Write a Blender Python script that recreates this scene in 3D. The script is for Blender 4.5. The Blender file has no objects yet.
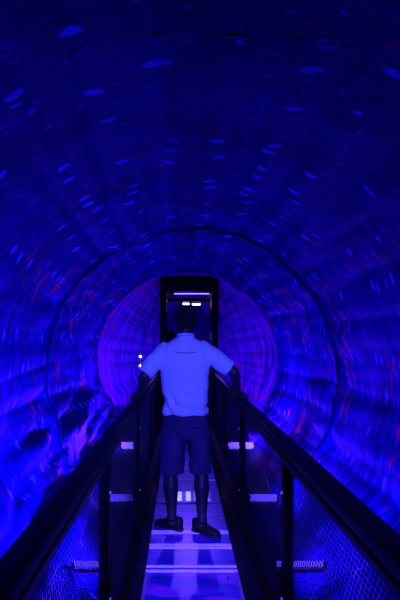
import bpy, bmesh, math, random
from mathutils import Vector, Matrix, noise
random.seed(7)
PI = math.pi
C = bpy.context.scene
COL = C.collection

# ---------------------------------------------------------------- helpers
def link(o, parent=None):
    COL.objects.link(o)
    if parent: o.parent = parent
    return o

def mesh_obj(name, bm, mat, parent=None, smooth=False, loc=None):
    me = bpy.data.meshes.new(name)
    bmesh.ops.recalc_face_normals(bm, faces=bm.faces[:])
    bm.to_mesh(me); bm.free()
    if mat: me.materials.append(mat)
    if smooth:
        for p in me.polygons: p.use_smooth = True
    o = bpy.data.objects.new(name, me)
    if loc: o.location = loc
    return link(o, parent)

def thing(name, label, cat, loc=(0, 0, 0), rot=(0, 0, 0), group=None):
    o = bpy.data.objects.new(name, None); o.empty_display_size = .1
    o.location = loc; o.rotation_euler = rot
    link(o); o['label'] = label; o['category'] = cat
    if group: o['group'] = group
    return o

def structure(o, label=None):
    o['kind'] = 'structure'
    if label: o['label'] = label
    return o

def box(bm, x0, x1, y0, y1, z0, z1, bevel=0.0):
    r = bmesh.ops.create_cube(bm, size=1.0)
    vs = r['verts']
    for v in vs:
        v.co = Vector((x0 + (v.co.x + .5) * (x1 - x0), y0 + (v.co.y + .5) * (y1 - y0), z0 + (v.co.z + .5) * (z1 - z0)))
    if bevel > 0:
        es = list({e for v in vs for e in v.link_edges})
        bmesh.ops.bevel(bm, geom=es, offset=bevel, segments=2, affect='EDGES', profile=.6)
    return bm

def tube(bm, pts, radii, n=14, flat=None, up=Vector((0, 0, 1)), caps=True):
    """closed loft through pts; radii: number or (ra, rb) per point"""
    pts = [Vector(p) for p in pts]
    rings = []; last = None
    for i, p in enumerate(pts):
        if i == 0: d = pts[1] - p
        elif i == len(pts) - 1: d = p - pts[-2]
        else: d = (pts[i + 1] - p).normalized() + (p - pts[i - 1]).normalized()
        d.normalize()
        if last is None:
            a = up.cross(d)
            if a.length < .6: a = Vector((1, 0, 0)) - d * d.x
        else: a = last - d * last.dot(d)
        a.normalize(); last = a; b = d.cross(a).normalized()
        r = radii[i] if isinstance(radii, (list, tuple)) else radii
        ra, rb = r if isinstance(r, (list, tuple)) else (r, r)
        rings.append([bm.verts.new(p + a * ra * math.cos(2 * PI * k / n) + b * rb * math.sin(2 * PI * k / n)) for k in range(n)])
    for r0, r1 in zip(rings, rings[1:]):
        for k in range(n):
            bm.faces.new((r0[k], r0[(k + 1) % n], r1[(k + 1) % n], r1[k]))
    if caps:
        bm.faces.new(rings[0][::-1]); bm.faces.new(rings[-1])
    return bm

def levels(bm, rows, n=28, power=2.0, M=None):
    """horizontal superellipse rings: rows of (z, cx, cy, rx, ry)"""
    rings = []
    for (z, cx, cy, rx, ry) in rows:
        ring = []
        for k in range(n):
            a = 2 * PI * k / n
            c, s = math.cos(a), math.sin(a)
            e = 2.0 / power
            co = Vector((cx + rx * math.copysign(abs(c) ** e, c), cy + ry * math.copysign(abs(s) ** e, s), z))
            ring.append(bm.verts.new(M @ co if M else co))
        rings.append(ring)
    for r0, r1 in zip(rings, rings[1:]):
        for k in range(n):
            bm.faces.new((r0[k], r0[(k + 1) % n], r1[(k + 1) % n], r1[k]))
    bm.faces.new(rings[0][::-1]); bm.faces.new(rings[-1])

def ball(bm, c, r, sub=2):
    q = bmesh.ops.create_icosphere(bm, subdivisions=sub, radius=1.0)
    c = Vector(c)
    for v in q['verts']:
        v.co = Vector((v.co.x * r[0], v.co.y * r[1], v.co.z * r[2])) + c

def fused(name, bm, mat, parent, voxel=.008, smooth_it=3, folds=None):
    """voxel-fuse overlapping volumes into one continuous skin, relax it, then fold it"""
    o = mesh_obj(name, bm, None)
    m = o.modifiers.new('r', 'REMESH'); m.mode = 'VOXEL'; m.voxel_size = voxel; m.use_smooth_shade = True
    s = o.modifiers.new('s', 'SMOOTH'); s.factor = .5; s.iterations = smooth_it
    dg = bpy.context.evaluated_depsgraph_get()
    me = bpy.data.meshes.new_from_object(o.evaluated_get(dg))
    old = o.data
    bpy.data.objects.remove(o); bpy.data.meshes.remove(old)
    if folds:
        nrm = [v.normal.copy() for v in me.vertices]
        for v, nn in zip(me.vertices, nrm):
            v.co += nn * folds(v.co)
    me.materials.clear(); me.materials.append(mat)
    for p in me.polygons: p.use_smooth = True
    me.name = name
    return link(bpy.data.objects.new(name, me), parent)

# ---------------------------------------------------------------- materials
def principled(name, col, rough=.5, metal=0.0, spec=.5, bump=0.0, bscale=60., var=0.0, vscale=8., sheen=0.0):
    m = bpy.data.materials.new(name); m.use_nodes = True
    nt = m.node_tree; N = nt.nodes; L = nt.links
    b = N['Principled BSDF']
    b.inputs['Base Color'].default_value = (*col, 1); b.inputs['Roughness'].default_value = rough
    b.inputs['Metallic'].default_value = metal; b.inputs['Specular IOR Level'].default_value = spec
    if sheen: b.inputs['Sheen Weight'].default_value = sheen
    tc = N.new('ShaderNodeTexCoord')
    if var > 0:
        n = N.new('ShaderNodeTexNoise'); n.inputs['Scale'].default_value = vscale; n.inputs['Detail'].default_value = 4
        L.new(tc.outputs['Object'], n.inputs['Vector'])
        r = N.new('ShaderNodeMapRange'); r.inputs[1].default_value = .3; r.inputs[2].default_value = .7
        r.inputs[3].default_value = 1 - var; r.inputs[4].default_value = 1 + var
        L.new(n.outputs['Fac'], r.inputs[0])
        mx = N.new('ShaderNodeVectorMath'); mx.operation = 'SCALE'; mx.inputs[0].default_value = col
        L.new(r.outputs[0], mx.inputs['Scale']); L.new(mx.outputs[0], b.inputs['Base Color'])
    if bump > 0:
        n = N.new('ShaderNodeTexNoise'); n.inputs['Scale'].default_value = bscale; n.inputs['Detail'].default_value = 3
        L.new(tc.outputs['Object'], n.inputs['Vector'])
        bp = N.new('ShaderNodeBump'); bp.inputs['Strength'].default_value = bump; bp.inputs['Distance'].default_value = .01
        L.new(n.outputs['Fac'], bp.inputs['Height']); L.new(bp.outputs[0], b.inputs['Normal'])
    return m

def emitter(name, col, strength):
    m = bpy.data.materials.new(name); m.use_nodes = True
    nt = m.node_tree; nt.nodes.clear()
    e = nt.nodes.new('ShaderNodeEmission'); e.inputs[0].default_value = (*col, 1); e.inputs[1].default_value = strength
    o = nt.nodes.new('ShaderNodeOutputMaterial'); nt.links.new(e.outputs[0], o.inputs[0])
    return m

def lining_material(name, dash=True, base=(.0008, .003, .135), light=(.012, .035, .62)):
    """vinyl lining: smeary streaks running around the barrel, projected light dots coloured in as dashes, magenta marks. UV = metres (around, along)"""
    m = bpy.data.materials.new(name); m.use_nodes = True
    nt = m.node_tree; N = nt.nodes; L = nt.links
    b = N['Principled BSDF']; b.inputs['Roughness'].default_value = .6
    b.inputs['Specular IOR Level'].default_value = .05
    uv = N.new('ShaderNodeUVMap'); uv.uv_map = 'UVMap'
    def mapped(sx, sy, off=0.0, src=None):
        mp = N.new('ShaderNodeMapping'); mp.inputs['Scale'].default_value = (sx, sy, 1); mp.inputs['Location'].default_value = (off, off * .7, 0)
        L.new(src or uv.outputs[0], mp.inputs[0]); return mp.outputs[0]
    def nz(sx, sy, off=0., det=3., dist=0.):
        n = N.new('ShaderNodeTexNoise'); n.inputs['Scale'].default_value = 1; n.inputs['Detail'].default_value = det
        n.inputs['Distortion'].default_value = dist
        L.new(mapped(sx, sy, off), n.inputs['Vector']); return n.outputs['Fac']
    def rng(v, a, c, o0=0., o1=1.):
        r = N.new('ShaderNodeMapRange'); r.interpolation_type = 'SMOOTHSTEP'
        r.inputs[1].default_value = a; r.inputs[2].default_value = c; r.inputs[3].default_value = o0; r.inputs[4].default_value = o1
        L.new(v, r.inputs[0]); return r.outputs[0]
    def mul(a, c):
        q = N.new('ShaderNodeMath'); q.operation = 'MULTIPLY'; q.use_clamp = True
        for i, v in enumerate((a, c)):
            if isinstance(v, float): q.inputs[i].default_value = v
            else: L.new(v, q.inputs[i])
        return q.outputs[0]
    def mix(f, a, c):
        q = N.new('ShaderNodeMix'); q.data_type = 'RGBA'
        L.new(f, q.inputs['Factor'])
        for i, v in (('A', a), ('B', c)):
            s = [k for k in q.inputs if k.name == i and k.type == 'RGBA'][0]
            if isinstance(v, tuple): s.default_value = (*v, 1)
            else: L.new(v, s)
        return [k for k in q.outputs if k.type == 'RGBA'][0]
    streak = rng(nz(1.6, 22., 0., 4., .3), .38, .68)
    broad = rng(nz(.9, 1.8, 5.), .35, .7)
    if dash:   # the lower flanks are scuffed into streaks, the crown is clean
        sx = N.new('ShaderNodeSeparateXYZ'); L.new(uv.outputs[0], sx.inputs[0])
        off_ = N.new('ShaderNodeMath'); off_.operation = 'SUBTRACT'; L.new(sx.outputs[0], off_.inputs[0]); off_.inputs[1].default_value = PI * 1.5
        ab = N.new('ShaderNodeMath'); ab.operation = 'ABSOLUTE'; L.new(off_.outputs[0], ab.inputs[0])
        scuff = rng(ab.outputs[0], 1.1, 2.6, .10, 1.)
        calm = rng(sx.outputs[0], 6.8, 7.8, 1., .25)
        streak = mul(mul(streak, scuff), calm)
    c = mix(mul(streak, .75), base, light)
    c = mix(mul(broad, .25), c, light)
    violet = rng(nz(.8, .9, 53., 2.), .50, .68)
    if dash: violet = mul(violet, scuff)
    c = mix(mul(violet, .38), c, (.14, .04, .75))
    # magenta colour: streaky marks inside sparse patches
    patch = rng(nz(1.1, 1.5, 31., 2.), .52, .60)
    if dash:
        sx = N.new('ShaderNodeSeparateXYZ'); L.new(uv.outputs[0], sx.inputs[0])
        o2 = N.new('ShaderNodeMath'); o2.operation = 'SUBTRACT'; L.new(sx.outputs[0], o2.inputs[0]); o2.inputs[1].default_value = PI * 1.5
        a2 = N.new('ShaderNodeMath'); a2.operation = 'ABSOLUTE'; L.new(o2.outputs[0], a2.inputs[0])
        patch = mul(patch, rng(a2.outputs[0], .6, 1.8, .25, 1.))
    marks = rng(nz(4.5, 15., 12., 2., .6), .58, .66)
    c = mix(mul(mul(patch, marks), .95), c, (1., .02, .12))
    if dash:
        def dashes(sx, sy, off, th, col, c, soft=.05):
            v = N.new('ShaderNodeTexVoronoi'); v.feature = 'F1'; v.inputs['Scale'].default_value = 1
            v.inputs['Randomness'].default_value = .8
            L.new(mapped(sx, sy, off), v.inputs['Vector'])
            # anisotropic distance: compare to cell point
            sub = N.new('ShaderNodeVectorMath'); sub.operation = 'SUBTRACT'
            L.new(mapped(sx, sy, off), sub.inputs[0]); L.new(v.outputs['Position'], sub.inputs[1])
            sc = N.new('ShaderNodeVectorMath'); sc.operation = 'MULTIPLY'; sc.inputs[1].default_value = (1., 1., 0)
            L.new(sub.outputs[0], sc.inputs[0])
            ln = N.new('ShaderNodeVectorMath'); ln.operation = 'LENGTH'; L.new(sc.outputs[0], ln.inputs[0])
            f = rng(ln.outputs['Value'], th, th - soft - .04, 0., 1.)
            bw = N.new('ShaderNodeSeparateColor'); L.new(v.outputs['Color'], bw.inputs[0])
            keep = rng(bw.outputs[0], .55, .85)
            return mix(mul(f, keep), c, col)
        c = dashes(3.4, 6.5, 3., .19, (.15, .32, 1.), c)  # projected dots of light, put into the base colour
        c = dashes(6., 13., 9., .15, (.08, .15, .6), c)
    L.new(c, b.inputs['Base Color'])
    bp = N.new('ShaderNodeBump'); bp.inputs['Strength'].default_value = .35; bp.inputs['Distance'].default_value = .02
    L.new(nz(3., 9., 2., 5., .5), bp.inputs['Height']); L.new(bp.outputs[0], b.inputs['Normal'])
    return m

M_LINING = lining_material('dashed_vinyl_lining')
M_LINING2 = lining_material('plain_vinyl_lining', dash=False, base=(.02, .01, .30), light=(.55, .06, .85))
M_BLACK = principled('black_enamel', (.003, .003, .005), .42, 0, .14, bump=.05, bscale=30)
M_SATIN = principled('satin_black_steel', (.015, .015, .02), .35, 0, .4)
M_MESH = principled('dark_expanded_metal', (.015, .012, .03), .4, 0, .4)
M_KERB = principled('black_kick_board', (.0025, .0025, .004), .7, 0, .06, var=.3)
M_TRIM = principled('worn_aluminium_strip', (.85, .85, .9), .4, 0, .6, var=.15, vscale=20)
M_EDGE = principled('dull_edge_strip', (.12, .12, .3), .5)
M_JOINT = principled('dark_joint', (.02, .02, .03), .6)
M_WELT = principled('dark_blue_welt', (.004, .004, .04), .6)
M_HOUSING = principled('lamp_housing_grey', (.12, .12, .14), .5)

def deck_material():
    m = principled('painted_deck_sheet', (.4, .3, .8), .33, 0, .6)
    nt = m.node_tree; N = nt.nodes; L = nt.links; b = N['Principled BSDF']
    tc = N.new('ShaderNodeTexCoord'); mp = N.new('ShaderNodeMapping')
    mp.inputs['Rotation'].default_value = (0, 0, .9); mp.inputs['Scale'].default_value = (3, 9, 3)
    L.new(tc.outputs['Object'], mp.inputs[0])
    n = N.new('ShaderNodeTexNoise'); n.inputs['Scale'].default_value = 1; n.inputs['Detail'].default_value = 5; n.inputs['Distortion'].default_value = .8
    L.new(mp.outputs[0], n.inputs['Vector'])
    r = N.new('ShaderNodeValToRGB'); e = r.color_ramp.elements
    e[0].position = .35; e[0].color = (.02, .02, .26, 1)
    e[1].position = .66; e[1].color = (.25, .04, .50, 1)
    k = r.color_ramp.elements.new(.5); k.color = (.035, .025, .36, 1)
    L.new(n.outputs['Fac'], r.inputs[0]); L.new(r.outputs[0], b.inputs['Base Color'])
    bp = N.new('ShaderNodeBump'); bp.inputs['Strength'].default_value = .15; bp.inputs['Distance'].default_value = .01
    L.new(n.outputs['Fac'], bp.inputs['Height']); L.new(bp.outputs[0], b.inputs['Normal'])
    return m
M_DECK = deck_material()

# ---------------------------------------------------------------- camera
F_PX = 467.0
EYE = 1.52
cam_d = bpy.data.cameras.new('camera'); cam = bpy.data.objects.new('camera', cam_d); COL.objects.link(cam)
cam_d.sensor_fit = 'HORIZONTAL'; cam_d.sensor_width = 24.0; cam_d.lens = 24.0 * F_PX / 400.0
cam_d.clip_start = .02; cam_d.clip_end = 60
cam.location = (0, 0, EYE)
cam.rotation_euler = (PI / 2, 0, 0)
cam_d.shift_x = 19 / 400; cam_d.shift_y = 40 / 400
C.camera = cam

# ---------------------------------------------------------------- tunnel
AX, AZ, R = .11, 1.16, 1.50          # barrel axis and radius
RINGS = [-1.29, 1.74, 4.77, 7.80]
def fbm(x, y, z, o=3): return noise.fractal(Vector((x, y, z)), 1.0, 2.0, o)
def ridge(v): return 1 - abs(v)
def barrel_r(th, y):
    # th: angle, 0 = +x (right), pi/2 = top
    c, s = math.cos(th), math.sin(th)
    d = min(abs(y - q) for q in RINGS if q != 1.74)    # distance to a hoop
    near = math.exp(-d / .55)
    out = R + .028 * (1 - math.exp(-d / .5))
    # gathers running away from the hoops
    g = noise.noise(Vector((c * 5.5 + 3, s * 5.5, y * .35)))
    pin = 1 - math.exp(-d / .12)
    gl = noise.noise(Vector((c * 2.6 + 9, s * 2.6, y * .25)))
    out += .10 * gl * pin * (.4 + near)
    out += .060 * (ridge(g * 1.9) - .7) * (.35 + near) * pin
    g2 = noise.noise(Vector((c * 13, s * 13 + 7, y * .9 + 4)))
    out += .014 * g2
    # big slack bags low on the left wall
    low = max(0., min(1., (-s - .15) * 1.6)) * (1. if c < 0 else .25)
    side = max(0., min(1., (abs(c) - .50) / .16)); low *= side * side * (3 - 2 * side)
    sl = noise.noise(Vector((c * 3.4 + y * .25, s * 3.4 - y * .15, y * .55 + 11)))
    out += low * .26 * (ridge(sl * 2.4) - .6)
    sm = noise.noise(Vector((c * 7 + y * .5, s * 7 - y * .5, y * 1.3 + 31)))
    out += low * .07 * (ridge(sm * 2.4) - .6)
    sl2 = fbm(c * 4 + y * 1.4, s * 5 - y * 1.3, y * 2.2 + 2)
    out += (.012 + .022 * low) * sl2
    # diagonal tension creases beside the hoop in front of the walker
    out += .016 * pin * near * math.sin(22 * th + 3.0 * (y - 4.77) + 2.5 * g)
    # gutter stitched at the hoop
    f = ((y + 1.29) / 3.03) % 1.0
    out += .008 * math.exp(-(d / .02) ** 2)
    d1 = abs(y - 4.77); out += (-.026 * math.exp(-(y - 4.77) / .4) if y > 4.77 else .012 * math.exp(-d1 / .25))
    return out

def grid_mesh(name, fn, nu, nv, mat, uvfn, wrap=False):
    """fn(i/nu, j/nv) -> co"""
    verts = []; faces = []; uvs = []
    cu = nu if wrap else nu + 1
    for j in range(nv + 1):
        for i in range(cu):
            verts.append(fn(i / nu, j / nv))
    for j in range(nv):
        for i in range(nu):
            i1 = (i + 1) % cu if wrap else i + 1
            faces.append((j * cu + i, j * cu + i1, (j + 1) * cu + i1, (j + 1) * cu + i))
            for (a, b) in ((i, j), (i + 1, j), (i + 1, j + 1), (i, j + 1)):
                uvs.extend(uvfn(a / nu, b / nv))
    me = bpy.data.meshes.new(name); me.from_pydata(verts, [], faces)
    l = me.uv_layers.new(name='UVMap'); l.data.foreach_set('uv', uvs)
    for p in me.polygons: p.use_smooth = True
    me.materials.append(mat)
    o = bpy.data.objects.new(name, me); return link(o)

Y0, Y1 = -1.29, 7.80
def barrel(u, v):
    th = 2 * PI * u - PI / 2
    y = Y0 + (Y1 - Y0) * v
    r = barrel_r(th, y)
    return (AX + r * math.cos(th), y, AZ + r * math.sin(th))
w = grid_mesh('wall_tunnel', barrel, 640, 560, M_LINING, lambda u, v: (u * 2 * PI * R, Y0 + (Y1 - Y0) * v), wrap=True)
structure(w, 'round tunnel lining of streaked blue vinyl')

# hoops under the seams: thin dark welts of the lining
for n_, yy in enumerate(RINGS[1:]):
    bm = bmesh.new()
    K = 160; prev = None; first = None
    for k in range(K):
        th = 2 * PI * k / K
        r = min(barrel_r(th, yy - .02), barrel_r(th, yy + .03)) + .002
        ring = []
        for q in range(6):
            a = 2 * PI * q / 6
            rr = r + (.0012 if yy < 2 else .0035) * math.cos(a)
            ring.append(bm.verts.new((AX + rr * math.cos(th), yy + .006 * math.sin(a), AZ + rr * math.sin(th))))
        if prev:
            for q in range(6): bm.faces.new((prev[q], prev[(q + 1) % 6], ring[(q + 1) % 6], ring[q]))
        else: first = ring
        prev = ring
    for q in range(6): bm.faces.new((prev[q], prev[(q + 1) % 6], first[(q + 1) % 6], first[q]))
    structure(mesh_obj('trim_%d' % (n_ + 1), bm, M_WELT, smooth=True), 'dark seam welt around the tunnel')

# end wall: slack fabric from the last hoop in to the door opening
DX0, DX1, DZ1, DY = -.36, .64, 2.60, 8.05      # door frame outer edges
dcx, dcz = (DX0 + DX1) / 2, 1.25
def endwall(u, v):
    th = 2 * PI * u - PI / 2
    c, s = math.cos(th), math.sin(th)
    t = 1 - v
    r = barrel_r(th, Y1)
    po = Vector((AX + r * c, Y1, AZ + r * s))
    hx = (DX1 - DX0) / 2 - .03; hz0 = -(dcz + .35); hz1 = DZ1 - .03 - dcz
    k = min(hx / max(abs(c), 1e-4), (hz1 / s if s > 0 else hz0 / s) if abs(s) > 1e-4 else 9)
    pi_ = Vector((dcx + k * c, DY + .02, dcz + k * s))
    p = po.lerp(pi_, v)
    p.y += .10 * math.sin(PI * v) + .05 * math.sin(PI * v) * noise.noise(Vector((c * 9, s * 9, v * 1.1)))
    p.y += .02 * math.sin(PI * v) * noise.noise(Vector((c * 22, s * 22, v * 2)))
    return p
w = grid_mesh('wall_end', endwall, 420, 70, M_LINING2, lambda u, v: (u * 2 * PI * 1.1, v * 1.0), wrap=True)
structure(w, 'slack vinyl end wall around the doorway')

# entrance end, behind the photographer: the barrel stops at a dark wall with the way in
bm = bmesh.new()
box(bm, -2.2, -.5, -1.42, -1.34, -.45, 2.9); box(bm, .72, 2.4, -1.42, -1.34, -.45, 2.9); box(bm, -.5, .72, -1.42, -1.34, 2.4, 2.9)
structure(mesh_obj('wall_entrance', bm, M_KERB))

# ---------------------------------------------------------------- footbridge
BC = .07                      # bridge centre line
HALF = .305
bridge = thing('footbridge', 'narrow flat walkway of glossy purple-blue sheets between black kick boards', 'footbridge', (BC, 0, 0))
seams = [-1.2, -.6, 0, .6, 1.2, 1.8, 2.45, 3.11, 3.70, 4.33, 5.07, 5.80, 6.55, 7.2, 7.95]
for a, b in zip(seams, seams[1:]):
    bm = bmesh.new(); box(bm, -HALF, HALF, a + (.022 if a in (4.33, 5.07) else .008), b - .008, -.03, 0, .003)
    mesh_obj('deck_plate', bm, M_DECK, bridge)
bm = bmesh.new()
box(bm, -HALF, HALF, -1.2, 7.95, -.09, -.032)
mesh_obj('deck_bed', bm, M_JOINT, bridge)
def strip(y, w_, m=M_TRIM, h=.005):
    bm = bmesh.new(); box(bm, -HALF + .003, HALF - .003, y, y + w_, 0, h, .0015)
    return mesh_obj('nosing_strip', bm, m, bridge)
for y in (1.12, 1.78, 3.055, 3.118, 3.66, 3.695, 5.045, 5.78, 7.18): strip(y, .028)
strip(3.40, .075); strip(2.43, .03); strip(6.53, .03)
for s in (-1, 1):
    bm = bmesh.new()
    x0, x1 = sorted((s * HALF, s * (HALF + .062)))
    box(bm, x0, x1, -1.2, 7.95, -.20, .33, .006)
    mesh_obj('kick_board', bm, M_KERB, bridge)
    bm = bmesh.new()
    x0, x1 = sorted((s * (HALF - .02), s * (HALF - .001)))
    box(bm, x0, x1, -1.1, 3.06, 0, .004, .0012)
    mesh_obj('edge_strip', bm, M_EDGE, bridge)
# reflections of lamps on the deck, built as glowing bars
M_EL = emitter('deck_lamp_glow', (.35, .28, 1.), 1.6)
M_ELH = emitter('far_deck_glint_glow', (.5, .45, 1.), 3.0)
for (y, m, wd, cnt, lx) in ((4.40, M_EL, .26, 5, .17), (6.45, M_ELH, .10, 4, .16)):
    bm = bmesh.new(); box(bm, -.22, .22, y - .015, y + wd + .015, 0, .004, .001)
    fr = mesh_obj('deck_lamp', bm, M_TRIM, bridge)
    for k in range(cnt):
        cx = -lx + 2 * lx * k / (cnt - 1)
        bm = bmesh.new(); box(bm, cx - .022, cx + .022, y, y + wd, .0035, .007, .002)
        mesh_obj('lens', bm, m, fr)  # glowing bar stands in for a reflection, not a lamp part
# bolts on the near plate
for (bx, by) in ((-.22, 2.98), (.23, 2.98)):
    bm = bmesh.new(); tube(bm, [(bx, by, -.001), (bx, by, .005)], .009, 10)
    mesh_obj('bolt', bm, M_JOINT, bridge)
# trestles carrying the bridge above the barrel
for y in (.6, 2.2, 3.8, 5.4, 7.0):
    bm = bmesh.new(); box(bm, -.42, .42, y - .03, y + .03, -.26, -.20, .004)
    mesh_obj('cross_beam', bm, M_SATIN, bridge)

# ---------------------------------------------------------------- railings
RX = .43; RZ = 1.05
POST_Y = [-.98, .62, 2.20, 3.80, 5.40, 7.00, 7.86]
def expanded_panel(L_, H_, p=.0245, k=.72, t=.0016):
    """perforated sheet in the YZ plane, 0..L_, 0..H_: staggered round holes"""
    ny = round(L_ / p); p = L_ / ny; rz = p * .866; nz_ = int(H_ / rz); rz = H_ / nz_
    V = []; Fc = []
    for j in range(nz_):
        for i in range(ny + (j % 2)):
            cy_ = (i + (0 if j % 2 else .5)) * p; cz_ = (j + .5) * rz
            b = len(V)
            for q in range(6):
                a = PI / 3 * q + PI / 6; c, s_ = math.cos(a), math.sin(a)
                R_ = p / math.sqrt(3)
                oy = min(max(cy_ + R_ * c, 0), L_); oz = min(max(cz_ + R_ * s_ * rz / (p * .866), 0), H_)
                V += [(-t / 2, oy, oz), (t / 2, oy, oz)]
                iy = min(max(cy_ + R_ * k * c, 0), L_)
                V += [(-t / 2, iy, cz_ + R_ * k * s_), (t / 2, iy, cz_ + R_ * k * s_)]
            for q in range(6):
                a0 = b + 4 * q; a1 = b + 4 * ((q + 1) % 6)
                Fc += [(a0, a1, a1 + 2, a0 + 2), (a0 + 1, a0 + 3, a1 + 3, a1 + 1), (a0 + 2, a1 + 2, a1 + 3, a0 + 3)]
    me = bpy.data.meshes.new('mesh_panel'); me.from_pydata(V, [], Fc); me.materials.append(M_MESH)
    return me

panel_cache = {}
for side, s, lab in (('l', -1, 'black handrail with mesh infill on the left of the walkway'),
                     ('r', 1, 'black handrail with mesh infill on the right of the walkway')):
    rail = thing('railing', lab, 'railing', (BC + s * RX, 0, 0), group='railings of the footbridge')
    bm = bmesh.new(); box(bm, -.036, .036, -1.15, 7.95, RZ - .052, RZ, .018)
    mesh_obj('top_rail', bm, M_BLACK, rail, smooth=False)
    bm = bmesh.new(); box(bm, -.014 - s * .014, .014 - s * .014, -1.05, 7.9, RZ - .098, RZ - .070, .006)
    mesh_obj('upper_rail', bm, M_SATIN, rail)
    bm = bmesh.new(); box(bm, -.014, .014, -1.05, 7.9, .02, .05, .006)
    mesh_obj('bottom_rail', bm, M_SATIN, rail)
    for y in POST_Y:
        bm = bmesh.new(); box(bm, -.024, .024, y - .03, y + .03, -.20, RZ - .053, .005)
        p = mesh_obj('post', bm, M_BLACK, rail)
        for z in (.12, .30, .80):
            bm = bmesh.new(); tube(bm, [(-s * .024, y, z), (-s * .031, y, z)], .008, 8)
            mesh_obj('bolt', bm, M_TRIM, p)
    for a, b in zip(POST_Y, POST_Y[1:]):
        L_ = round(b - a - .064, 3)
        if L_ not in panel_cache:
            panel_cache[L_] = expanded_panel(L_, .90)
        o = link(bpy.data.objects.new('mesh_panel', panel_cache[L_]), rail)
        o.location = (0, a + .032, .051)
    for y in (1.0, 2.6, 4.2, 5.8, 7.4):
        bm = bmesh.new(); tube(bm, [(0, y, RZ - .07), (0, y, RZ - .05)], .010, 8)
        mesh_obj('bracket', bm, M_SATIN, rail)

# ---------------------------------------------------------------- ultraviolet tubes beside the bridge
def uv_lamp(x0, x1, y, z, strength, col, label, rad=.03):
    cx = (x0 + x1) / 2; h = (x1 - x0) / 2
    t = thing('tube_lamp', label, 'lamp', (cx, y, z), group='short tube lamps low down beside the footbridge')
    bm = bmesh.new(); tube(bm, [(-h + .02, 0, 0), (h - .02, 0, 0)], rad, 16, up=Vector((0, 0, 1)))
    mesh_obj('tube', bm, emitter('tube_glow', col, strength), t, smooth=True)
    for sx in (-1, 1):
        bm = bmesh.new(); box(bm, min(sx * h, sx * (h - .022)), max(sx * h, sx * (h - .022)), -rad - .006, rad + .006, -rad - .012, rad + .006, .004)
        mesh_obj('end_cap', bm, M_HOUSING, t)
    inner = -1 if cx > BC else 1
    bx = BC + .39 * (1 if cx > BC else -1) - cx
    bm = bmesh.new(); a, b = sorted((bx, -inner * 0 + (h - .01) * (-inner)))
    box(bm, a, b, -.014, .014, -rad - .035, -rad - .012, .003)
    mesh_obj('bracket', bm, M_HOUSING, t)
    return t
BLU = (.075, .035, 1.0); VIO = (.13, .06, 1.0)
for (sx, a, b, y, z, st, col, rad, where) in (
        (-1, -.86, -.46, 6.60, .03, 26, VIO, .045, 'farthest'), (1, .64, 1.04, 6.60, .03, 26, VIO, .045, 'farthest'),
        (-1, -.72, -.44, 4.50, .0, 7, BLU, .032, 'middle'), (1, .64, .94, 4.50, .0, 6, BLU, .032, 'middle'),
        (-1, -.74, -.46, 3.15, .01, 4, BLU, .018, 'nearest'), (1, .62, .98, 3.15, .01, 3, BLU, .018, 'nearest')):
    uv_lamp(a, b, y, z, st, col, 'short violet tube lamp low %s of the walkway, %s of three' % ('left' if sx < 0 else 'right', where), rad)

# two-bulb fitting at the left of the end wall
t = thing('wall_lamp', 'small two-bulb lamp left of the doorway, beside the white left sleeve', 'lamp', (-.66, 7.62, 1.16))
bm = bmesh.new(); box(bm, -.012, .012, -.01, .03, -.16, .16, .003); box(bm, -.012, .60 - .30, .01, .03, -.02, 0)
mesh_obj('bracket', bm, M_HOUSING, t)
M_BULB = emitter('bulb_glow', (.4, .4, 1.), 12)
for z in (.09, -.06):
    bm = bmesh.new(); ball(bm, (0, -.03, z), (.024, .024, .016)); mesh_obj('bulb', bm, M_BULB, t, smooth=True)

# ---------------------------------------------------------------- doorway and the passage beyond
fr = bpy.data.objects.new('door_1', None); fr.location = (dcx, DY, 0); link(fr); structure(fr, 'black door frame at the tunnel end')
hw = (DX1 - DX0) / 2
for sx in (-1, 1):
    bm = bmesh.new(); a, b = sorted((sx * hw, sx * (hw - .115)))
    box(bm, a, b, -.10, .35, -.1, DZ1, .006); mesh_obj('jamb', bm, M_BLACK, fr)
bm = bmesh.new(); box(bm, -hw + .115, hw - .115, -.10, .35, 2.36, DZ1, .006); mesh_obj('header', bm, M_BLACK, fr)
bm = bmesh.new(); box(bm, -hw + .10, hw - .10, -.118, -.098, 2.44, 2.47, .003); mesh_obj('header_bead', bm, M_SATIN, fr)
bm = bmesh.new(); tube(bm, [(0, -.36, 2.36), (0, -.35, 2.42)], [.05, .05], 16); box(bm, -.02, .02, -.35, -.08, 2.40, 2.43)
mesh_obj('added_spot_housing', bm, M_BLACK, fr)  # made-up housing for the spot added under the header

# vestibule beyond
bm = bmesh.new(); box(bm, -.9, 1.2, 7.97, 14.6, -.06, 0); structure(mesh_obj('floor', bm, M_DECK))
def sleeve(u, v):
    th = PI * (u * 1.28 - .14); y = 9.5 + 4.56 * v
    r = 1.12 + .04 * noise.noise(Vector((math.cos(th) * 4, math.sin(th) * 4, y * 1.2))) - .035 * math.exp(-(((y - 8.45) % 1.4) - .7) ** 2 / .004)
    return (.14 + r * .80 * math.cos(th), y, 1.32 + r * 1.18 * math.sin(th))
structure(grid_mesh('wall_passage', sleeve, 160, 120, M_LINING2, lambda u, v: (u * 4, v * 5)), 'blue lining of the passage beyond the doorway')
bm = bmesh.new(); box(bm, -1.3, 1.6, 14.05, 14.12, -.06, 3.0); structure(mesh_obj('wall_back', bm, M_LINING2))
bm = bmesh.new(); box(bm, -.98, -.90, 8.42, 9.5, -.06, 2.75); structure(mesh_obj('wall_left', bm, M_KERB))
bm = bmesh.new(); box(bm, 1.20, 1.28, 8.42, 9.5, -.06, 2.75); structure(mesh_obj('wall_right', bm, M_KERB))
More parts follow.
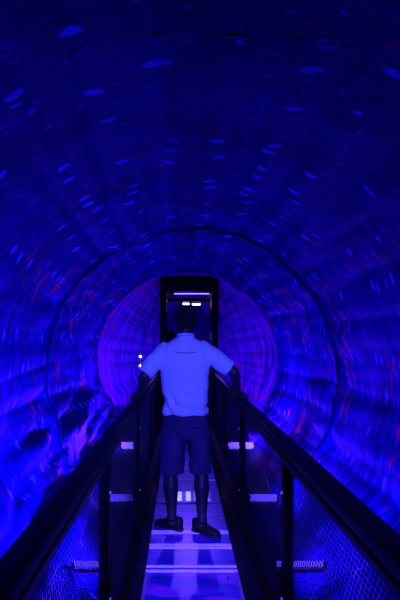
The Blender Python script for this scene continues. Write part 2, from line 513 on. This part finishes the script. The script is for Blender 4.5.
bm = bmesh.new(); box(bm, -.90, 1.20, 8.42, 9.5, 2.66, 2.75); structure(mesh_obj('ceiling', bm, M_KERB))
# second frame
fr2 = bpy.data.objects.new('door_2', None); fr2.location = (.13, 11.0, 0); link(fr2); structure(fr2, 'second dark frame in the passage')
for sx in (-1, 1):
    bm = bmesh.new(); a, b = sorted((sx * .62, sx * .54)); box(bm, a, b, -.04, .04, 0, 2.5, .004); mesh_obj('jamb', bm, M_BLACK, fr2)
bm = bmesh.new(); box(bm, -.54, .54, -.04, .04, 2.42, 2.5, .004); mesh_obj('header', bm, M_BLACK, fr2)

def ceiling_tube(name, label, x0, x1, y, z, strength, col, rad=.018):
    t = thing(name, label, 'lamp', ((x0 + x1) / 2, y, z))
    h = (x1 - x0) / 2
    bm = bmesh.new(); tube(bm, [(-h, 0, 0), (h, 0, 0)], rad, 12); mesh_obj('tube', bm, emitter(name + '_glow', col, strength), t, smooth=True)
    bm = bmesh.new(); box(bm, -h - .03, h + .03, -.025, .025, rad, rad + .035, .004); mesh_obj('housing', bm, M_HOUSING, t)
    for hx in (-h * .7, h * .7):
        bm = bmesh.new(); tube(bm, [(hx, 0, rad + .03), (hx, 0, 2.665 - z if y < 9.5 else 2.63 - z)], .004, 8); mesh_obj('hanger', bm, M_JOINT, t)
    return t
ceiling_tube('strip_light', 'long slim violet strip light under the black door header', -.13, .54, 9.0, 2.42, 4, (.20, .12, 1.))
ceiling_tube('strip_light', 'short white strip light deeper in the passage, left one of the pair', .045, .20, 11.2, 2.385, 12, (.45, .45, 1.))
ceiling_tube('strip_light', 'short white strip light deeper in the passage, right one of the pair', .27, .46, 11.2, 2.375, 12, (.45, .45, 1.))

# ---------------------------------------------------------------- people
def hand_on_rail(bm, rail_x, y, side, top=RZ):
    """hand closed over the top rail; side +1: rail on the person's right. returns wrist point"""
    s = side
    wr = Vector((rail_x - s * .035, y - .055, top + .052))
    kn = [Vector((rail_x + s * (.022), y + o, top + .022)) for o in (-.020, .003, .026, .048)]
    # palm: from wrist to knuckle line, flattened on the rail
    for k in kn:
        tube(bm, [wr, wr.lerp(k, .5) + Vector((0, 0, .004)), k], [(.017, .015), (.016, .014), (.011, .010)], 10)
    for o, kpt, ln in ((0, kn[0], .82), (1, kn[1], .95), (2, kn[2], 1.0), (3, kn[3], .9)):
        p0 = kpt
        p1 = p0 + Vector((s * .026 * ln, .004, -.008))
        p2 = p1 + Vector((s * .006, .003, -.030 * ln))
        p3 = p2 + Vector((-s * .014, .002, -.020 * ln))
        tube(bm, [p0, p1, p2, p3], [.0098, .0092, .0085, .0068], 10)
    t0 = wr + Vector((-s * .002, .018, -.006)); t1 = Vector((rail_x - s * .040, y + .012, top + .012))
    t2 = Vector((rail_x - s * .049, y + .036, top - .012)); t3 = Vector((rail_x - s * .044, y + .056, top - .030))
    tube(bm, [t0, t1, t2, t3], [.014, .0115, .010, .008], 10)
    return wr

def hanging_hand(bm, wr, s):
    pc = wr + Vector((0, .01, -.055))
    tube(bm, [wr, pc, pc + Vector((0, .01, -.035))], [(.024, .016), (.036, .015), (.036, .012)], 12, up=Vector((1, 0, 0)))
    for i, ln in enumerate((.85, 1., .95, .75)):
        b = pc + Vector((0, .037 - .021 * i, -.030))
        tube(bm, [b, b + Vector((-s * .004, .004, -.032 * ln)), b + Vector((-s * .012, .008, -.058 * ln)), b + Vector((-s * .024, .01, -.076 * ln))], [.0095, .009, .0085, .0065], 8)
    b = pc + Vector((0, .030, .015))
    tube(bm, [b, b + Vector((0, .03, -.02)), b + Vector((-s * .008, .040, -.052))], [.013, .011, .008], 8)

def limb(bm, pts, radii, n=16):
    """smooth limb through joints: interpolate between given points"""
    P = [Vector(p) for p in pts]
    tube(bm, P, radii, n)

def head_rows(H, cx, cy, top):
    k = H
    f = lambda z: top - z * k
    return [(f(1.0), cx, cy + .045, .022, .020), (f(.97), cx, cy + .038, .042, .045), (f(.88), cx, cy + .022, .058, .068), (f(.76), cx, cy + .012, .068, .082),
            (f(.62), cx, cy + .004, .075, .090), (f(.48), cx, cy - .002, .077, .095), (f(.34), cx, cy - .006, .078, .098),
            (f(.20), cx, cy - .006, .072, .092), (f(.09), cx, cy - .004, .056, .074), (f(.02), cx, cy, .030, .042), (f(.0), cx, cy, .010, .014)]

def add_face(parent, cx, cy, top, H, skin_lip):
    """features on the +y side"""
    M_EYE = principled('eye_white', (.7, .7, .75), .2); 
    for s in (-1, 1):
        bm = bmesh.new(); ball(bm, (cx + s * .031, cy + .079, top - .50 * H), (.012, .010, .008)); mesh_obj('eye', bm, M_EYE, parent, True)
        bm = bmesh.new(); tube(bm, [(cx + s * .015, cy + .094, top - .415 * H), (cx + s * .032, cy + .092, top - .40 * H), (cx + s * .050, cy + .078, top - .42 * H)], [.003, .004, .002], 8); mesh_obj('eyebrow', bm, M_HAIR, parent, True)
    bm = bmesh.new(); tube(bm, [(cx - .024, cy + .084, top - .80 * H), (cx, cy + .092, top - .795 * H), (cx + .024, cy + .084, top - .80 * H)], [(.002, .003), (.006, .007), (.002, .003)], 8); mesh_obj('mouth', bm, skin_lip, parent, True)

M_SKIN = principled('tanned_skin', (.03, .025, .04), .5, 0, .4, sheen=.0)
M_LIP = principled('lips', (.18, .05, .05), .4)
M_HAIR = principled('short_dark_hair', (.012, .010, .010), .65, 0, .3, bump=.9, bscale=260)
M_SHIRT = principled('white_cotton_shirt', (.82, .82, .88), .85, 0, .2, bump=.12, bscale=160)
M_PRINT = principled('dark_shirt_print', (.03, .03, .08), .7)
M_SHORTS = principled('dark_navy_shorts', (.05, .032, .11), .8, 0, .2, bump=.25, bscale=120, var=.25, vscale=14)
M_SHOE = principled('black_trainers', (.005, .005, .008), .6, 0, .35)
M_SOLE = principled('black_rubber_sole', (.006, .006, .009), .6)
M_DARKTOP = principled('black_jacket', (.012, .012, .018), .85)

def shoe(parent, ankle, yaw_deg, k=.92):
    """shoe pointing along yaw (0 = +y, positive = towards +x); ankle point above heel"""
    a = math.radians(yaw_deg)
    Mx = Matrix.Translation((ankle[0], ankle[1], 0)) @ Matrix.Rotation(-a, 4, 'Z') @ Matrix.Diagonal((k, k, 1, 1))
    # upper: lofted along local y from heel (-.06) to toe (+.22)
    def sect(rows, name, mat):
        bm = bmesh.new(); rings = []
        for (y, hw_, z0, z1, cx) in rows:
            ring = []
            for k in range(16):
                t = 2 * PI * k / 16; c, s = math.cos(t), math.sin(t)
                z = (z0 + z1) / 2 + (z1 - z0) / 2 * math.copysign(abs(s) ** .75, s)
                ring.append(bm.verts.new(Mx @ Vector((cx + hw_ * math.copysign(abs(c) ** .75, c), y, z))))
            rings.append(ring)
        for r0, r1 in zip(rings, rings[1:]):
            for k in range(16): bm.faces.new((r0[k], r0[(k + 1) % 16], r1[(k + 1) % 16], r1[k]))
        bm.faces.new(rings[0][::-1]); bm.faces.new(rings[-1])
        return mesh_obj(name, bm, mat, parent, True)
    up = [(-.072, .014, .03, .085, 0), (-.066, .030, .018, .105, 0), (-.045, .038, .014, .112, 0), (-.01, .040, .014, .108, 0),
          (.03, .041, .014, .098, .002), (.07, .043, .014, .082, .004), (.11, .047, .014, .068, .006), (.15, .049, .014, .056, .006),
          (.185, .044, .014, .048, .004), (.208, .030, .016, .040, .002), (.216, .012, .020, .032, 0)]
    u = sect(up, 'shoe', M_SHOE)
    so = [(-.078, .018, 0, .024, 0), (-.068, .036, 0, .026, 0), (-.03, .042, 0, .026, 0), (.03, .040, .001, .024, .002), (.08, .045, 0, .022, .004),
          (.14, .053, 0, .022, .007), (.18, .049, .001, .022, .005), (.21, .034, .003, .022, .002), (.224, .014, .007, .022, 0)]
    s_ = sect(so, 'sole', M_SOLE); s_.parent = u
    bm = bmesh.new()
    for i in range(4):
        y = .045 + i * .024
        z = .097 - i * .011
        tube(bm, [Mx @ Vector((-.022, y, z - .004)), Mx @ Vector((0, y + .006, z + .003)), Mx @ Vector((.022, y, z - .004))], .0028, 6)
    l_ = mesh_obj('laces', bm, M_SATIN, u, True)
    return u

# ---- the walker
MX, MY = .03, 3.74
man = thing('person', 'person in white T-shirt and dark shorts seen from behind, hands on the rails', 'person', (MX, MY, 0))
def W(x, y, z): return Vector((x - MX, y, z))          # x in world metres, y relative to the man, z world
man_rail_l = (BC - RX) - MX; man_rail_r = (BC + RX) - MX

bm = bmesh.new()
# torso core
levels(bm, [(.86, 0.02, .0, .15, .10), (.95, .01, 0, .155, .105), (1.08, .005, .0, .145, .095), (1.22, 0, .0, .165, .105), (1.36, 0, -.005, .18, .108),
            (1.45, 0, -.01, .15, .085), (1.52, 0, -.01, .07, .06)], 28)
levels(bm, [(.76, .0, 0, .10, .07), (.80, .01, 0, .155, .10), (.90, .012, 0, .155, .105)], 28)
# neck + head
tube(bm, [(0.005, -.015, 1.46), (.005, -.010, 1.55), (.007, .005, 1.62)], [(.070, .064), (.058, .060), (.056, .062)], 18)
HT, HH = 1.782, .232
levels(bm, head_rows(HH, .008, .012, HT), 28)
for s in (-1, 1):
    ball(bm, (.008 + s * .080, .008, HT - .52 * HH), (.010, .020, .030))
tube(bm, [(.008, .100, HT - .46 * HH), (.008, .116, HT - .58 * HH), (.008, .118, HT - .64 * HH)], [.007, .011, .013], 8)
# arms (shoulder, elbow, wrist)
yl, yr = .10, .13
wl = hand_on_rail(bm, man_rail_l, yl, -1)
wrr = hand_on_rail(bm, man_rail_r, yr, 1)
sL = W(-.155, -.01, 1.430); eL = W(-.285, -.10, 1.245)
sR = W(.215, -.01, 1.435); eR = W(.420, -.05, 1.265)
def arm(sh, el, wr):
    limb(bm, [sh, sh.lerp(el, .35), sh.lerp(el, .8), el, el.lerp(wr, .25), el.lerp(wr, .65), wr], [.046, .046, .043, .041, .043, .034, (.029, .023)])
arm(sL, eL, wl); arm(sR, eR, wrr)
# legs (hip, knee, ankle)
def leg(h, k, a):
    h, k, a = Vector(h), Vector(k), Vector(a)
    pts = [h, h.lerp(k, .4), h.lerp(k, .85), k, k.lerp(a, .15) + Vector((0, -.008, 0)), k.lerp(a, .34) + Vector((0, -.016, 0)), k.lerp(a, .6) + Vector((0, -.008, 0)), k.lerp(a, .88), a + Vector((0, 0, .0)), a - Vector((0, 0, .04))]
    limb(bm, pts, [.094, .088, .066, .058, .056, (.062, .062), .050, .037, .036, .038], 18)
aL = W(-.072, -.02, .10); aR = W(.165, -.07, .10)
leg((-.088, 0, .84), W(-.085, .015, .48), aL)
leg((.105, 0, .84), W(.163, .0, .48), aR)
body = fused('body', bm, M_SKIN, man, .0052, 2)
add_face(body, .008, .012, HT, HH, M_LIP)

# hair: cropped, thicker on the crown
bm = bmesh.new()
rows = head_rows(HH, .008, .012, HT)
hr = [(z, cx, cy - .012, rx + .009, ry + .004) for (z, cx, cy, rx, ry) in rows if z > HT - .66 * HH]
hr.append((HT + .012, .008, .004, .022, .03))
hr = sorted([(z + (.008 if z > HT - .3 * HH else 0), a, b, c, d) for (z, a, b, c, d) in hr])
hr.insert(0, (HT - .74 * HH, .008, -.035, .052, .050))
levels(bm, hr, 28)
fused('hair', bm, M_HAIR, man, .006, 2, folds=lambda p: .0035 * noise.noise(p * 70))

# T-shirt
def shirt_fold(p):
    z = p.z
    f = .0045 * noise.noise(Vector((p.x * 16, p.y * 8, z * 4)))
    f += .007 * noise.noise(Vector((p.x * 9 + z * 5, p.y * 6, z * 9 + 3)))
    f += .008 * max(0, 1 - abs(z - 1.0) / .14) * math.sin(p.x * 40 + z * 55 + 4 * noise.noise(p * 6))
    f -= .006 * math.exp(-((p.x + .065 + .02 * math.sin(z * 8)) / .006) ** 2) * (1 if p.y < 0 and .98 < z < 1.4 else 0)
    return f * 1.5
bm = bmesh.new()
levels(bm, [(.928, .005, 0, .178, .125), (.95, .005, 0, .180, .128), (1.06, .003, 0, .176, .122), (1.17, .0, 0, .186, .124), (1.28, 0, -.003, .196, .126),
            (1.38, .0, -.008, .206, .122), (1.435, .002, -.010, .204, .106), (1.482, .004, -.012, .172, .088), (1.515, .005, -.012, .120, .075), (1.545, .006, -.012, .070, .068), (1.556, .006, -.012, .066, .066)], 32, 2.3)
def sleeve_to(sh, el, t1, r0, r1):
    d = el - sh
    tube(bm, [sh - d * .25, sh, sh + d * .25, sh + d * .6, sh + d * t1], [r0 * .74, r0 * .88, r0 * .92, (r0 + r1) / 2, r1], 20)
sleeve_to(sL + Vector((.012, 0, -.002)), eL, .96, .076, .064)
sleeve_to(sR + Vector((-.012, 0, -.002)), eR, .86, .076, .066)
shirt = fused('t_shirt', bm, M_SHIRT, man, .0075, 6, folds=shirt_fold)
# collar rib and the thin line printed across the shoulder blades
bm = bmesh.new()
K = 36; pts = [(.006 + .068 * math.cos(2 * PI * k / K), -.012 + .068 * math.sin(2 * PI * k / K), 1.556 - .012 * math.sin(2 * PI * k / K)) for k in range(K)]
rings = []
for k, p in enumerate(pts):
    a = 2 * PI * k / K; o = Vector((math.cos(a), math.sin(a), 0))
    rings.append([bm.verts.new(Vector(p) + o * .005 * math.cos(q * PI / 3) + Vector((0, 0, .009 * math.sin(q * PI / 3)))) for q in range(6)])
for k in range(K):
    for q in range(6): bm.faces.new((rings[k][q], rings[k][(q + 1) % 6], rings[(k + 1) % K][(q + 1) % 6], rings[(k + 1) % K][q]))
mesh_obj('collar', bm, M_SHIRT, shirt, True)

# print drawn on the surface by projecting a strip onto the shirt back
from mathutils.bvhtree import BVHTree
def project_strip(me, pts, half, off=.0012, dirv=Vector((0, 1, 0))):
    bvh = BVHTree.FromPolygons([v.co.copy() for v in me.vertices], [tuple(p.vertices) for p in me.polygons])
    bm = bmesh.new(); prev = None
    for (x, z, h) in pts:
        q = []
        for dz in (h, -h):
            hit = bvh.ray_cast(Vector((x, -1, z + dz)), dirv)
            c = hit[0] if hit[0] else Vector((x, -.13, z + dz))
            q.append(c - dirv * off)
        v = [bm.verts.new(q[0]), bm.verts.new(q[1]), bm.verts.new(q[1] + dirv * .003), bm.verts.new(q[0] + dirv * .003)]
        if prev:
            for k in range(4): bm.faces.new((prev[k], prev[(k + 1) % 4], v[(k + 1) % 4], v[k]))
        prev = v
    return bm
pts = []
for k in range(41):
    x = -.078 + .160 * k / 40
    z = 1.425 + .0012 * math.sin(k * .55) - .006 * math.sin(PI * k / 40)
    pts.append((x, z, .0016 + .0018 * abs(math.sin(k * 1.7))))
o = mesh_obj('back_print', project_strip(shirt.data, pts, .003), M_PRINT, shirt)
o['label'] = 'thin dark printed line across the back'

# shorts
def short_fold(p):
    return .006 * noise.noise(Vector((p.x * 14, p.y * 10, p.z * 6))) + .005 * math.sin(p.z * 48 + p.x * 20 + 5 * noise.noise(p * 5)) * max(0, 1 - abs(p.z - .55) / .2)
bm = bmesh.new()
levels(bm, [(.74, .012, 0, .170, .115), (.80, .010, 0, .182, .128), (.88, .008, 0, .182, .128), (.935, .006, 0, .172, .120), (.955, .006, 0, .168, .116)], 32, 2.3)
tube(bm, [(-.090, 0, .86), (-.092, .0, .74), (-.098, .005, .60), (-.104, .008, .462)], [(.090, .110), (.098, .115), (.098, .105), (.100, .100)], 24)
tube(bm, [(.108, 0, .86), (.110, .0, .74), (.122, .0, .60), (.126, -.003, .462)], [(.090, .110), (.094, .115), (.092, .102), (.086, .098)], 24)
shorts = fused('shorts', bm, M_SHORTS, man, .0075, 2, folds=short_fold)
# hip pockets of the shorts
for s in (-1, 1):
    bm = bmesh.new()
    cx = .01 + s * .09
    pp = [(cx - .045 + .09 * k / 10, .835, .004) for k in range(11)]
    mesh_obj('pocket_seam', project_strip(shorts.data, pp, .003), M_SHOE, shorts); bm.free()
# socks + shoes
shoe(man, (aL.x + .025, aL.y + .02), -55)
shoe(man, (aR.x - .018, aR.y + .02), 126, .86)
for a in (aL, aR):
    bm = bmesh.new(); tube(bm, [(a.x, a.y, .085), (a.x, a.y, .125)], [.042, .040], 18); mesh_obj('sock', bm, M_SOLE, man, True)

# ---- the second visitor, almost hidden ahead
PX, PY = -.20, 8.62
p2 = thing('person', 'person in dark clothes farther ahead, mostly hidden behind the one in white', 'person', (PX, PY, 0))
bm = bmesh.new()
levels(bm, [(.82, 0, 0, .15, .10), (.95, 0, 0, .14, .10), (1.15, 0, 0, .16, .10), (1.30, 0, 0, .165, .10), (1.37, 0, -.01, .13, .08), (1.43, 0, -.01, .065, .06)], 24)
tube(bm, [(0, -.015, 1.36), (0, -.01, 1.45), (0, .0, 1.52)], [.062, .055, .055], 16)
levels(bm, head_rows(.225, 0, .01, 1.70), 24)
for s in (-1, 1): ball(bm, (s * .080, .005, 1.70 - .117), (.010, .020, .030))
tube(bm, [(0, .098, 1.596), (0, .115, 1.57), (0, .116, 1.556)], [.007, .011, .012], 8)
for s in (-1, 1):
    sh, el, wr_ = Vector((s * .17, 0, 1.33)), Vector((s * .22, -.03, 1.07)), Vector((s * .215, .05, .84))
    limb(bm, [sh, sh.lerp(el, .5), el, el.lerp(wr_, .3), wr_], [.050, .044, .038, .038, .026]); hanging_hand(bm, wr_, s)
def leg2(h, k, a):
    h, k, a = Vector(h), Vector(k), Vector(a)
    limb(bm, [h, h.lerp(k, .5), k, k.lerp(a, .35), a, a - Vector((0, 0, .04))], [.09, .080, .056, .058, .036, .037])
leg2((-.085, 0, .80), (-.09, .03, .46), (-.09, -.03, .10)); leg2((.085, 0, .80), (.09, .02, .46), (.09, .06, .10))
b2 = fused('body', bm, M_SKIN, p2, .008, 2); add_face(b2, 0, .01, 1.70, .225, M_LIP)
bm = bmesh.new()
rows = head_rows(.225, 0, .01, 1.70)
hr = [(z + (.008 if z > 1.63 else 0), cx, cy - .012, rx + .010, ry + .004) for (z, cx, cy, rx, ry) in rows if z > 1.70 - .66 * .225]
hr.append((1.712, 0, .004, .022, .03)); hr = sorted(hr); hr.insert(0, (1.53, 0, -.035, .055, .05))
levels(bm, hr, 24); fused('hair', bm, M_HAIR, p2, .007, 2)
bm = bmesh.new()
levels(bm, [(.86, 0, 0, .175, .125), (1.0, 0, 0, .168, .12), (1.2, 0, 0, .18, .12), (1.31, 0, -.004, .185, .115), (1.38, 0, -.01, .13, .085), (1.44, 0, -.012, .075, .07)], 28, 2.2)
for s in (-1, 1): tube(bm, [(s * .15, 0, 1.33), (s * .18, 0, 1.30), (s * .22, -.03, 1.07), (s * .216, .03, .88)], [.060, .060, .052, .040], 16)
fused('jacket', bm, M_DARKTOP, p2, .010, 2, folds=lambda p: .006 * noise.noise(p * 10))
bm = bmesh.new()
levels(bm, [(.76, 0, 0, .165, .11), (.86, 0, 0, .168, .12), (.90, 0, 0, .165, .115)], 24, 2.2)
for s, yk, ya in ((-1, .03, -.03), (1, .02, .06)): tube(bm, [(s * .085, 0, .84), (s * .088, .01, .70), (s * .09, yk, .46), (s * .09, ya, .10)], [.095, .095, .072, .060], 16)
fused('trousers', bm, M_DARKTOP, p2, .010, 2)
shoe(p2, (-.09, -.03), -6); shoe(p2, (.09, .06), 6)

# ---------------------------------------------------------------- lights: blacklight tubes, passage and added fill spots
def lamp(kind, name, loc, energy, col, size=.3, target=None, size_y=None, spot=None, blend=.5):
    d = bpy.data.lights.new(name, kind); d.energy = energy; d.color = col
    if kind == 'AREA':
        d.size = size
        if size_y: d.shape = 'RECTANGLE'; d.size_y = size_y
    elif kind == 'SPOT': d.spot_size = spot; d.spot_blend = blend; d.shadow_soft_size = size
    else: d.shadow_soft_size = size
    o = bpy.data.objects.new(name, d); o.location = loc; COL.objects.link(o)
    if target:
        v = Vector(target) - Vector(loc); o.rotation_euler = v.to_track_quat('-Z', 'Y').to_euler()
    return o
# unseen spot added behind the camera to brighten the walker's back and the deck
lamp('SPOT', 'walker_fill_spot', (.35, -.9, 2.15), 980, (.055, .065, 1.), .06, (.03, 3.74, .75), spot=math.radians(33), blend=.8)
for (sx, x, y, z, e, up_) in ((-1, -.70, 6.70, .10, 56, .5), (1, .85, 6.70, .10, 46, .5), (-1, -.58, 4.62, .08, 34, .9), (1, .76, 4.62, .08, 20, .8), (-1, -.52, 3.27, .10, 60, .05), (1, .72, 3.27, .10, 16, .15)):
    lamp('AREA', 'tube_light', (x, y, z), e * 1.3, (.15 if y > 6 else .055, .010, 1.), .28, (x + sx * 1.0, y - .1, z + up_), .05)
lamp('SPOT', 'door_fill_spot', (.14, 7.7, 2.32), 260, (.10, .04, 1.), .05, (.08, 5.0, 0), spot=math.radians(40), blend=.8)  # added spot, gives the deck its sheen and brightness
lamp('SPOT', 'deck_fill_spot', (.07, -.6, 2.35), 2000, (.13, .055, 1.), .05, (.07, 2.9, 0), spot=math.radians(16), blend=.7)  # second unseen spot, added to brighten the deck plates and strips
lamp('POINT', 'passage_light', (.14, 12.6, 1.6), 12, (.06, .02, 1.), .1)

C.world = bpy.data.worlds.new('world'); C.world.use_nodes = True
C.world.node_tree.nodes['Background'].inputs[0].default_value = (.0, .0, .01, 1)
C.world.node_tree.nodes['Background'].inputs[1].default_value = .2
C.view_settings.view_transform = 'Standard'; C.view_settings.look = 'None'
C.view_settings.exposure = 0; C.view_settings.gamma = 1; C.view_settings.use_curve_mapping = False
C.cycles.use_denoising = True
C.cycles.max_bounces = 8
